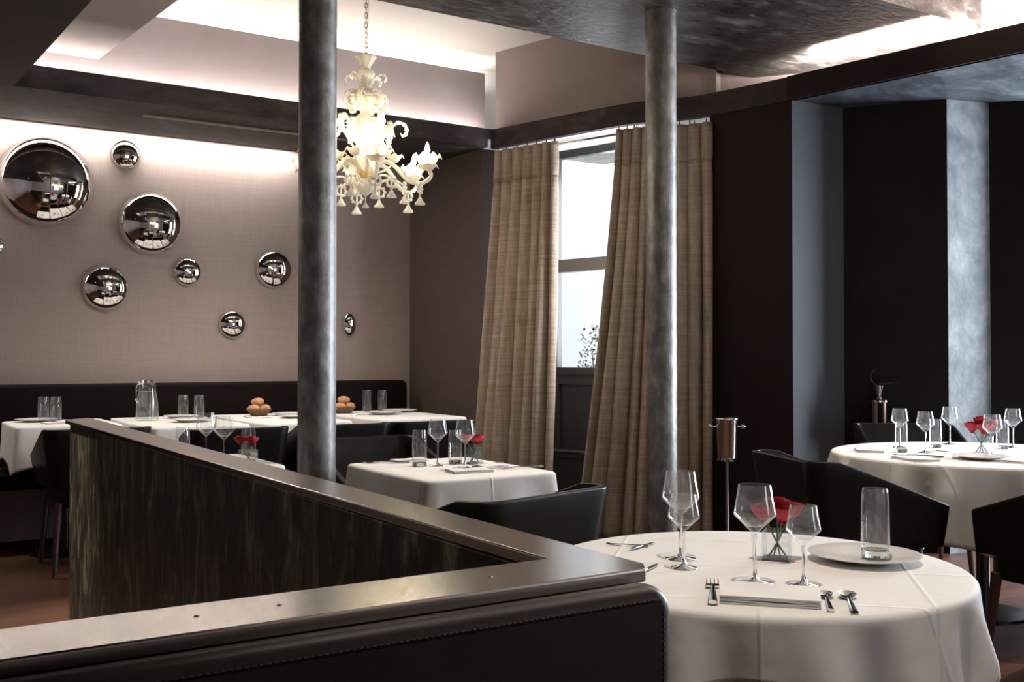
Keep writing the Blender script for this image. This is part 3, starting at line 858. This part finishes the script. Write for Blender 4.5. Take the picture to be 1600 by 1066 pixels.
nap(2.03,3.50,Z1,-.1,.17,.10,'folded napkin at the front of the small square table')
nap(2.19,3.60,Z1,.2,.12,.10,'folded napkin at the right side of the small square table')
nap(4.10,3.24,Z1,.8,.16,.12,'folded napkin at the left edge of the large round table')
nap(3.93,2.86,Z1,1.2,.20,.12,'folded napkin at the near left of the large round table')
nap(4.25,2.56,Z1,.3,.20,.12,'folded napkin at the near right of the large round table')
nap(1.04,6.92,ZF,.2,.16,.12,'folded napkin on the far left table')

def fork_proto(L=.13):
    g = MB(); s = L/.19
    g.tube([(0,-L/2,.004),(0,-L/2+.02,.0045),(0,.02*s,.005),(0,.045*s,.003)], [.0058,.0055,.0030,.0035], 8, flat=.45)
    g.box(-.0085,.0085,.038*s,.056*s,.0020,.0042)
    for k in range(4):
        x = -.0074+k*.0049; g.tube([(x,.054*s,.003),(x,.074*s,.002),(x,L/2,.0045)], [.0016,.0014,.0008], 6)
    return g.build('dinner_fork', M['silver'], angle=50)
def spoon_proto(L=.13):
    g = MB()
    g.tube([(0,-L/2,.004),(0,-L/2+.02,.0045),(0,L/2-.045,.006),(0,L/2-.032,.005)], [.0060,.0055,.0026,.0040], 8, flat=.45)
    def f(u, v):
        a = 2*PI*u; r = v; return (.0145*r*math.cos(a), L/2-.018+.020*r*math.sin(a), .0015+.0065*r*r)
    t = MB().grid(f, 24, 6); g.add(t.v, t.f)
    t = MB().grid(lambda u,v: tuple(c-(.0012 if i==2 else 0) for i,c in enumerate(f(u,v))), 24, 6); g.add(t.v, t.f)
    return g.build('dessert_spoon', M['silver'], angle=50)
def knife_proto(L=.15):
    g = MB()
    g.tube([(0,-L/2,.004),(0,-L/2+.02,.005),(0,-.005,.005)], [.0058,.0062,.0045], 8, flat=.6)
    g.prism([(-.005,-.006),(.006,-.006),(.0075,.03),(.005,L/2-.01),(-.001,L/2),(-.005,L/2-.02)], .0025, .0045)
    return g.build('table_knife', M['silver'], angle=40)
fk, sp, kn = fork_proto(), spoon_proto(), knife_proto()
def ang(p, q): return math.atan2(q[1]-p[1], q[0]-p[0])-PI/2
put(fk, 1.375,1.447,Z1,'fork left of the thick napkin, near round table','fork','cutlery',ang((1.293,1.363),(1.456,1.535)),1.5)
put(sp, 1.497,1.276,Z1,'spoon lying closest to the thick napkin, near round table','spoon','cutlery',ang((1.449,1.205),(1.563,1.321)),1.05)
put(sp, 1.524,1.247,Z1,'second spoon from the thick napkin, near round table','spoon','cutlery',ang((1.463,1.186),(1.584,1.308)),1.15)
put(kn, 1.572,1.89,Z1,'knife at the far left of the near round table','knife','cutlery',R(-68),.8)
put(fk, 1.55,1.92,Z1,'fork at the far left of the near round table','fork','cutlery',R(35),.8)
put(kn, 1.405,1.675,Z1,'knife just right of the partition corner on the near round table','knife','cutlery',R(-60),.85)
for x,y,a,w,lb in [(2.26,3.72,80,kn,'knife right of the flowers on the small square table'),(2.27,3.50,75,fk,'fork at the right edge of the small square table'),
               (1.98,3.56,20,kn,'knife at the front left of the small square table'),(1.90,3.98,60,fk,'fork at the far left of the small square table'),
               (4.06,2.95,30,fk,'fork at the near left of the large round table'),(4.13,2.82,35,sp,'spoon at the near side of the large round table'),
               (4.38,2.50,60,fk,'fork at the near right of the large round table'),(4.36,3.06,10,kn,'knife beside the glasses of the large round table'),
               (1.10,6.86,60,kn,'knife on the far left table'),(2.30,6.85,50,fk,'fork on the table with the left bread basket'),(2.72,6.70,60,kn,'knife on the table with the left bread basket'),
               (3.05,6.75,60,fk,'fork on the table with the right bread basket')]:
    put(w, x, y, ZF if y > 6 else Z1, lb, lb.split()[0], 'cutlery', R(a))

# red flowers in glass vases
def rose(mb, c, r, seed):
    rn = random.Random(seed)
    for ring, (m, rr, tilt) in enumerate([(3,.35,1.35),(5,.62,1.1),(6,.95,.72)]):
        for k in range(m):
            a = 2*PI*k/m+ring*.7+rn.uniform(-.2,.2); d = Vector((math.cos(a), math.sin(a), 0)); t = Vector((-d.y, d.x, 0))
            def f(u, v):
                w = math.sin(PI*min(v*1.15, 1)*.62+.25)*r*.75*rr**.5; s = (u-.5)*2
                return Vector(c)+d*(r*rr*math.sin(v*(PI/2-tilt*.55)+.35*v)*1.0 - abs(s)**2*r*.25*rr)+t*w*s*.8+Vector((0,0,(v-.45)*r*1.35*(1 if ring < 2 else .8)+rn.uniform(0,0)))
            g = MB().grid(f, 5, 5); mb.add(g.v, g.f)
def vase(x, y, z, sz, rs, label, flabel, nfl, seed, rz=0, square=True):
    v = empty('glass_vase', (x,y,z), rz, label, 'vase')
    h = sz*1.15; s = sz/2
    if square:
        mb = MB().box(-s,s,-s,s,0,.006); mb.v = list(mb.v)
        mb.build('vase_base', M['glass_solid'], v, smooth=False)
        mb = MB()
        t = .0025
        mb.box(-s,s,-s,-s+t,.0062,h).box(-s,s,s-t,s,.0062,h).box(-s,-s+t,-s+t,s-t,.0062,h).box(s-t,s,-s+t,s-t,.0062,h)
        mb.build('vase_wall', M['glass'], v, smooth=False)
    rn = random.Random(seed)
    f = empty('red_roses', (x,y,z+.008), rz, flabel, 'flowers')
    pr = MB(); st = MB()
    for k in range(nfl):
        a = 2*PI*k/nfl+.5; c = (rs*1.0*math.cos(a), rs*1.0*math.sin(a), h+rs*.72+rn.uniform(-.006,.008))
        if nfl > 3 and k == 0: c = (0,0,h+rs*1.3)
        q = MB(); rose(q, c, rs, seed+k); q.build('rose_bloom', M['petal'], f, angle=180)
        MB().tube([(-s*.7*math.cos(a),-s*.7*math.sin(a),.0),(0,0,h*.45),(c[0]*.8,c[1]*.8,c[2]-rs*.5)], .0022, 6).build('rose_stem', M['stem'], f)
vase(1.722,1.607,Z1,.058,.031,'small square glass vase at the centre of the near round table','red roses in the square vase on the near round table',4,5,R(35))
vase(4.42,2.86,Z1,.075,.040,'small square glass vase on the large round table','red roses in the vase on the large round table',4,9,R(20))
vase(2.205,3.765,Z1,.06,.030,'small square glass vase on the small square table','red roses in the vase on the small square table',3,13,R(10))
vase(1.36,4.17,Z1,.06,.030,'small square glass vase on the table behind the partition','red roses peeking over the partition by the wine glasses',3,17,R(10))

# bread baskets
def roll_mb(seed, r=.040):
    rn = random.Random(seed); mb = MB()
    def f(u, v):
        a = 2*PI*u; p = PI*v; k = 1+(.14*math.sin(3*a+seed)+.07*math.sin(5*a+p*4+seed))*math.sin(p)
        z = -math.cos(p); return (r*k*math.sin(p)*math.cos(a)*1.15, r*k*math.sin(p)*math.sin(a)*.9, r*.72*z - (.10*r if abs(math.sin(a*.5+.4)) < .2 and z > .3 else 0))
    return mb.grid(f, 20, 12, loop=True)
def basket(x, y, lb, side):
    b = empty('bread_basket', (x,y,ZF), 0, lb, 'basket')
    MB().lathe([(0,0),(.055,0),(.085,.045),(.081,.045),(.052,.005),(0,.005)], 32).build('basket_bowl', M['wicker'], b, angle=60)
    MB().tube([(.084*math.cos(2*PI*k/32), .084*math.sin(2*PI*k/32), .046) for k in range(33)], .005, 8, caps=False).build('basket_rim', M['wicker'], b)
    for k, (dx, dy, dz) in enumerate([(-.038,-.02,.052),(.036,-.025,.052),(0,.038,.052),(-.005,-.002,.098)]):
        o = roll_mb(k+side).build('bread_roll', M['bread'], loc=(x+dx,y+dy,ZF+dz), rz=k*1.1, angle=180)
        tag(o, ['left','right','rearmost','topmost'][k]+' bread roll in the '+('left' if side == 0 else 'right')+' basket', 'bread', 'bread rolls in the baskets')
basket(2.40,7.12,'round wicker basket of bread rolls left of the steel column',0)
basket(3.04,7.10,'round wicker basket of bread rolls right of the steel column',10)

# ------------------------------------------------------------------ wine coolers
wc = empty('wine_cooler_stand', (4.29,4.389,0), 0, 'polished steel wine bucket on a slim stand in front of the dark brown pier', 'wine cooler')
MB().lathe([(0,.615),(.050,.615),(.055,.625),(.062,.835),(.070,.845),(.068,.85),(.058,.842),(.052,.63),(0,.625)], 40).build('bucket', M['metal'], wc)
for s in (-1,1):
    MB().tube([(s*.06*.843,-s*.06*.537,.80),(s*.088*.843,-s*.088*.537,.80)], .006, 8).ball((s*.094*.843,-s*.094*.537,.80), .014, 12).build('knob', M['metal'], wc)
MB().lathe([(.009,.02),(.009,.61)], 16).build('pole', M['metal'], wc)
MB().lathe([(.055,.60),(.058,.60),(.058,.612),(.055,.612)], 32, closed=True).build('ring', M['metal'], wc)
MB().lathe([(0,0),(.13,0),(.13,.01),(.02,.025),(0,.025)], 32).build('base', M['dark_metal'], wc)
w2_ = empty('wine_service_stand', (5.34,4.14,0), 0, 'tall chrome cylinder with a thin curved dark lever on top, beside the dark recess wall', 'wine stand')
MB().lathe([(0,.70),(.048,.70),(.048,.925),(.052,.93),(.050,.94),(0,.94)], 40).build('cylinder', M['metal'], w2_)
MB().lathe([(.011,.02),(.011,.70)], 16).build('pole', M['dark_metal'], w2_)
MB().lathe([(0,0),(.09,0),(.09,.01),(.02,.025),(0,.025)], 32).build('base', M['dark_metal'], w2_)
MB().lathe([(0,.94),(.028,.945),(.012,.965),(.016,.985),(.03,1.03),(.026,1.03),(.010,.99),(0,.985)], 24).build('neck_clamp', M['metal'], w2_)
MB().tube(smooth_path([(0,0,1.02),(-.035,.02,1.05),(-.045,.03,1.09),(-.02,.02,1.13)], 12), .004, 8).build('lever', M['dark_metal'], w2_)
MB().tube(smooth_path([(0,0,1.04),(.05,-.03,1.045),(.10,-.06,1.05)], 8), [.004]*8+[.008], 8).build('handle', M['dark_metal'], w2_)

# ------------------------------------------------------------------ chandelier
def chandelier(loc, label, top, rz):
    c = empty('glass_chandelier', loc, rz, label, 'chandelier', 'blown glass chandeliers')
    G = M['crystal']
    amber = bpy.data.materials.get('amber_glass') or simple('amber_glass', (.85,.62,.18), .15)
    # heights run upward from the lowest finial
    body = [(0,.05),(.012,.055),(.03,.07),(.05,.085),(.062,.105),(.05,.125),(.026,.14),(.032,.155),(.03,.175),(.045,.20),(.06,.24),(.055,.28),(.04,.30),(.05,.325),(.072,.36),(.078,.40),(.072,.435),(.05,.465),(.028,.48),(.026,.52),
            (.036,.535),(.058,.55),(.062,.565),(.04,.575),(.022,.57),(.018,.60),(.016,.64),(.024,.66),(.016,.68),(.02,.70),(.024,.73),(.050,.775),(.046,.785),(.012,.76),(0,.76)]
    t = MB().lathe(body, 48)
    t.v = [(x*(1+.07*math.cos(12*math.atan2(y,x))), y*(1+.07*math.cos(12*math.atan2(y,x))), z) for x,y,z in t.v]
    t.build('body', G, c, angle=180)
    MB().lathe([(.030,.142),(.040,.15),(.040,.17),(.031,.178)], 24).build('amber_collar', amber, c, angle=60)
    MB().lathe([(.024,.525),(.052,.548),(.044,.572),(.02,.580)], 24).build('amber_collar', amber, c, angle=60)
    Zv = Vector((0,0,1))
    def ruffle(cen, r0, r1, h, lobes, droop, nu=56):
        def f(u, v):
            w = 2*PI*u; lob = .5+.5*math.cos(lobes*w)
            r = lerp(r0, r1, v**.8)*(1+.16*v*v*lob)
            z = h*(v**1.5) if v < .7 else h*(.7**1.5) + h*.45*(v-.7)/.3*.5 - droop*((v-.7)/.3)**2*lob
            return (cen[0]+r*math.cos(w), cen[1]+r*math.sin(w), cen[2]+z)
        return MB().grid(f, nu, 10, loop=True)
    def drop(p, s):
        return MB().tube([(p[0],p[1],p[2]),(p[0],p[1],p[2]-.055*s)], .0055*s, 6).lathe([(0,-.045*s),(.008*s,-.058*s),(.014*s,-.070*s),(.023*s,-.080*s),(.024*s,-.088*s),(.006*s,-.084*s),(0,-.078*s)], 12, p)
    n = 6
    for k in range(n):
        a = 2*PI*k/n+rz; d = Vector((math.cos(a), math.sin(a), 0)); q = Vector((-d.y, d.x, 0))
        Lr = .335
        pts = smooth_path([d*.02+Zv*.16, d*.09+Zv*.225, d*.16+Zv*.20, d*.23+Zv*.125, d*.30+Zv*.105, d*.355+Zv*.14, d*Lr+Zv*.185], 32)
        arm = MB().tube(pts, [.013-.003*i/32+.0012*math.sin(i*1.6) for i in range(33)], 9).build('arm', G, c)
        e = pts[-1]
        ruffle((e.x,e.y,e.z-.005), .012, .066, .095, 8, .028).build('flower_cup', G, arm, solid=.0025, angle=180)
        ruffle((e.x,e.y,e.z-.012), .010, .050, .035, 6, .020).build('bobeche', G, arm, solid=.0025, angle=180)
        MB().lathe([(0,0),(.012,.0),(.011,.075),(0,.078)], 12, tuple(e)).build('candle_sleeve', G, arm)
        MB().lathe([(.008,.074),(.015,.088),(.012,.105),(.004,.128),(0,.134)], 12, tuple(e)).build('bulb', M['bulb'], arm)
        for nm, off, pw in (('chandelier_bulb', .15, 4.0), ('chandelier_glow', .055, 3.4)):
            l = bpy.data.lights.new(nm, 'POINT'); l.energy = pw; l.color = (1,.86,.64); l.shadow_soft_size = .012
            lo = bpy.data.objects.new(nm, l); rr_ = .0 if off > .1 else .03
            lo.location = (e.x-d.x*rr_, e.y-d.y*rr_, e.z+off); lo.parent = c; col.objects.link(lo)
        # glass drops hanging under the bend of the arm and between the arms
        low = min(pts, key=lambda p: p.z)
        drop((low.x, low.y, low.z-.008), 1.15).build('glass_drop', G, arm)
        a2 = a+PI/n; p2 = Vector((math.cos(a2)*.205, math.sin(a2)*.205, .118))
        drop(tuple(p2), 1.1).build('glass_drop', G, arm)
        MB().tube(smooth_path([Vector((math.cos(a2)*.05, math.sin(a2)*.05, .11)), Vector((math.cos(a2)*.13, math.sin(a2)*.13, .145)), p2], 12), .006, 7).build('drop_hook', G, arm)
        for cen, dd, rr_ in ((Vector((low.x,low.y,low.z-.024)), q, .027), (p2-Zv*.018, Vector((-math.sin(a2), math.cos(a2), 0)), .030)):
            m_ = MB(); ring = []
            for j in range(41):
                w = 2*PI*j/40; r2 = rr_*(1+.16*math.cos(8*w)); ring.append(cen+dd*r2*math.cos(w)+Zv*r2*.85*math.sin(w))
            m_.tube(ring, [.0065+.0025*math.cos(8*2*PI*j/40) for j in range(41)], 7, caps=False)
            m_.build('beaded_loop', G, arm)
        # glass flower standing between the arms
        fl = Vector((math.cos(a2)*.15, math.sin(a2)*.15, .235))
        MB().tube(smooth_path([Vector((0,0,.17))+Vector((math.cos(a2),math.sin(a2),0))*.03, Vector((math.cos(a2)*.10, math.sin(a2)*.10, .19)), fl], 12), .0055, 7).build('flower_stem', G, arm)
        ruffle(tuple(fl), .008, .045, .05, 6, .02).build('glass_flower', G, arm, solid=.0025, angle=180)
    drop((0,0,.055), .75).build('bottom_finial', G, c)
    def leaf(a, pr, wid, fl=.45):
        """pr: (radius, height) path of a curled leaf, widest in the middle with scalloped edges"""
        d = Vector((math.cos(a), math.sin(a), 0))
        pts = smooth_path([d*r+Zv*z for r, z in pr], 30)
        rad = [max(.003, wid*math.sin(PI*(i+1.5)/33)**.8*(1+.28*math.cos(i*1.9))) for i in range(31)]
        return MB().tube(pts, rad, 10, flat=fl)
    for k in range(6):
        a = 2*PI*k/6+.25+rz
        leaf(a, [(.03,.22),(.07,.32),(.11,.385),(.165,.435),(.205,.42),(.212,.385),(.195,.365),(.18,.38)], .020).build('curled_leaf', G, c, angle=180)
        leaf(a, [(.09,.37),(.12,.42),(.125,.435),(.135,.395),(.15,.36)], .026, .5).build('leaf_blossom', G, c, angle=180)
    for k in range(6):
        a = 2*PI*k/6+.6+rz
        leaf(a, [(.02,.56),(.06,.60),(.10,.585),(.118,.54),(.105,.505),(.08,.51),(.075,.53)], .015).build('curled_leaf', G, c, angle=180)
        leaf(a+.5, [(.02,.55),(.055,.585),(.08,.57),(.085,.535),(.07,.52)], .024, .55).build('curled_leaf', G, c, angle=180)
    for k in range(6):
        a = 2*PI*k/6+.1+rz
        leaf(a, [(.012,.56),(.025,.62),(.055,.67),(.09,.685),(.108,.665),(.10,.645),(.09,.65)], .010).build('curled_leaf', G, c, angle=180)
    for k in range(5):
        a = 2*PI*k/5; cl = (.026*math.cos(a), .026*math.sin(a), .69+.014*(k % 2))
        MB().ball(cl, .021, 12, (1,1,1.2)).build('glass_bud', G, c)
    ruffle((0,0,.745), .018, .048, .05, 6, .012).build('crown', G, c, solid=.003, angle=180)
    h = top-loc[2]; mb = MB(); z = .775; k = 0
    while z < h-.03:
        ring = []
        for j in range(17):
            w = 2*PI*j/16; x = .007*math.cos(w); zz = .016*math.sin(w)
            ring.append((x, 0, z+.014+zz) if k % 2 == 0 else (0, x, z+.014+zz))
        mb.tube(ring, .0022, 6, caps=False); z += .026; k += 1
    mb.build('chain', M['gold'], c)
    MB().tube([(.008,.006,.77),(.012,.006,(h+.77)/2),(.008,.006,h-.02)], .0015, 5).build('cable', M['gold'], c)
    MB().lathe([(0,h-.045),(.02,h-.045),(.055,h-.015),(.06,h),(0,h)], 24).build('canopy', M['gold'], c)
    return c
chandelier((2.217,4.90,1.995), 'cream blown glass chandelier hanging from a chain right of the steel column', 3.55, -.393)
chandelier((2.62,1.21,2.0), 'cream blown glass chandelier cut by the top right corner of the view', 3.55, .2)
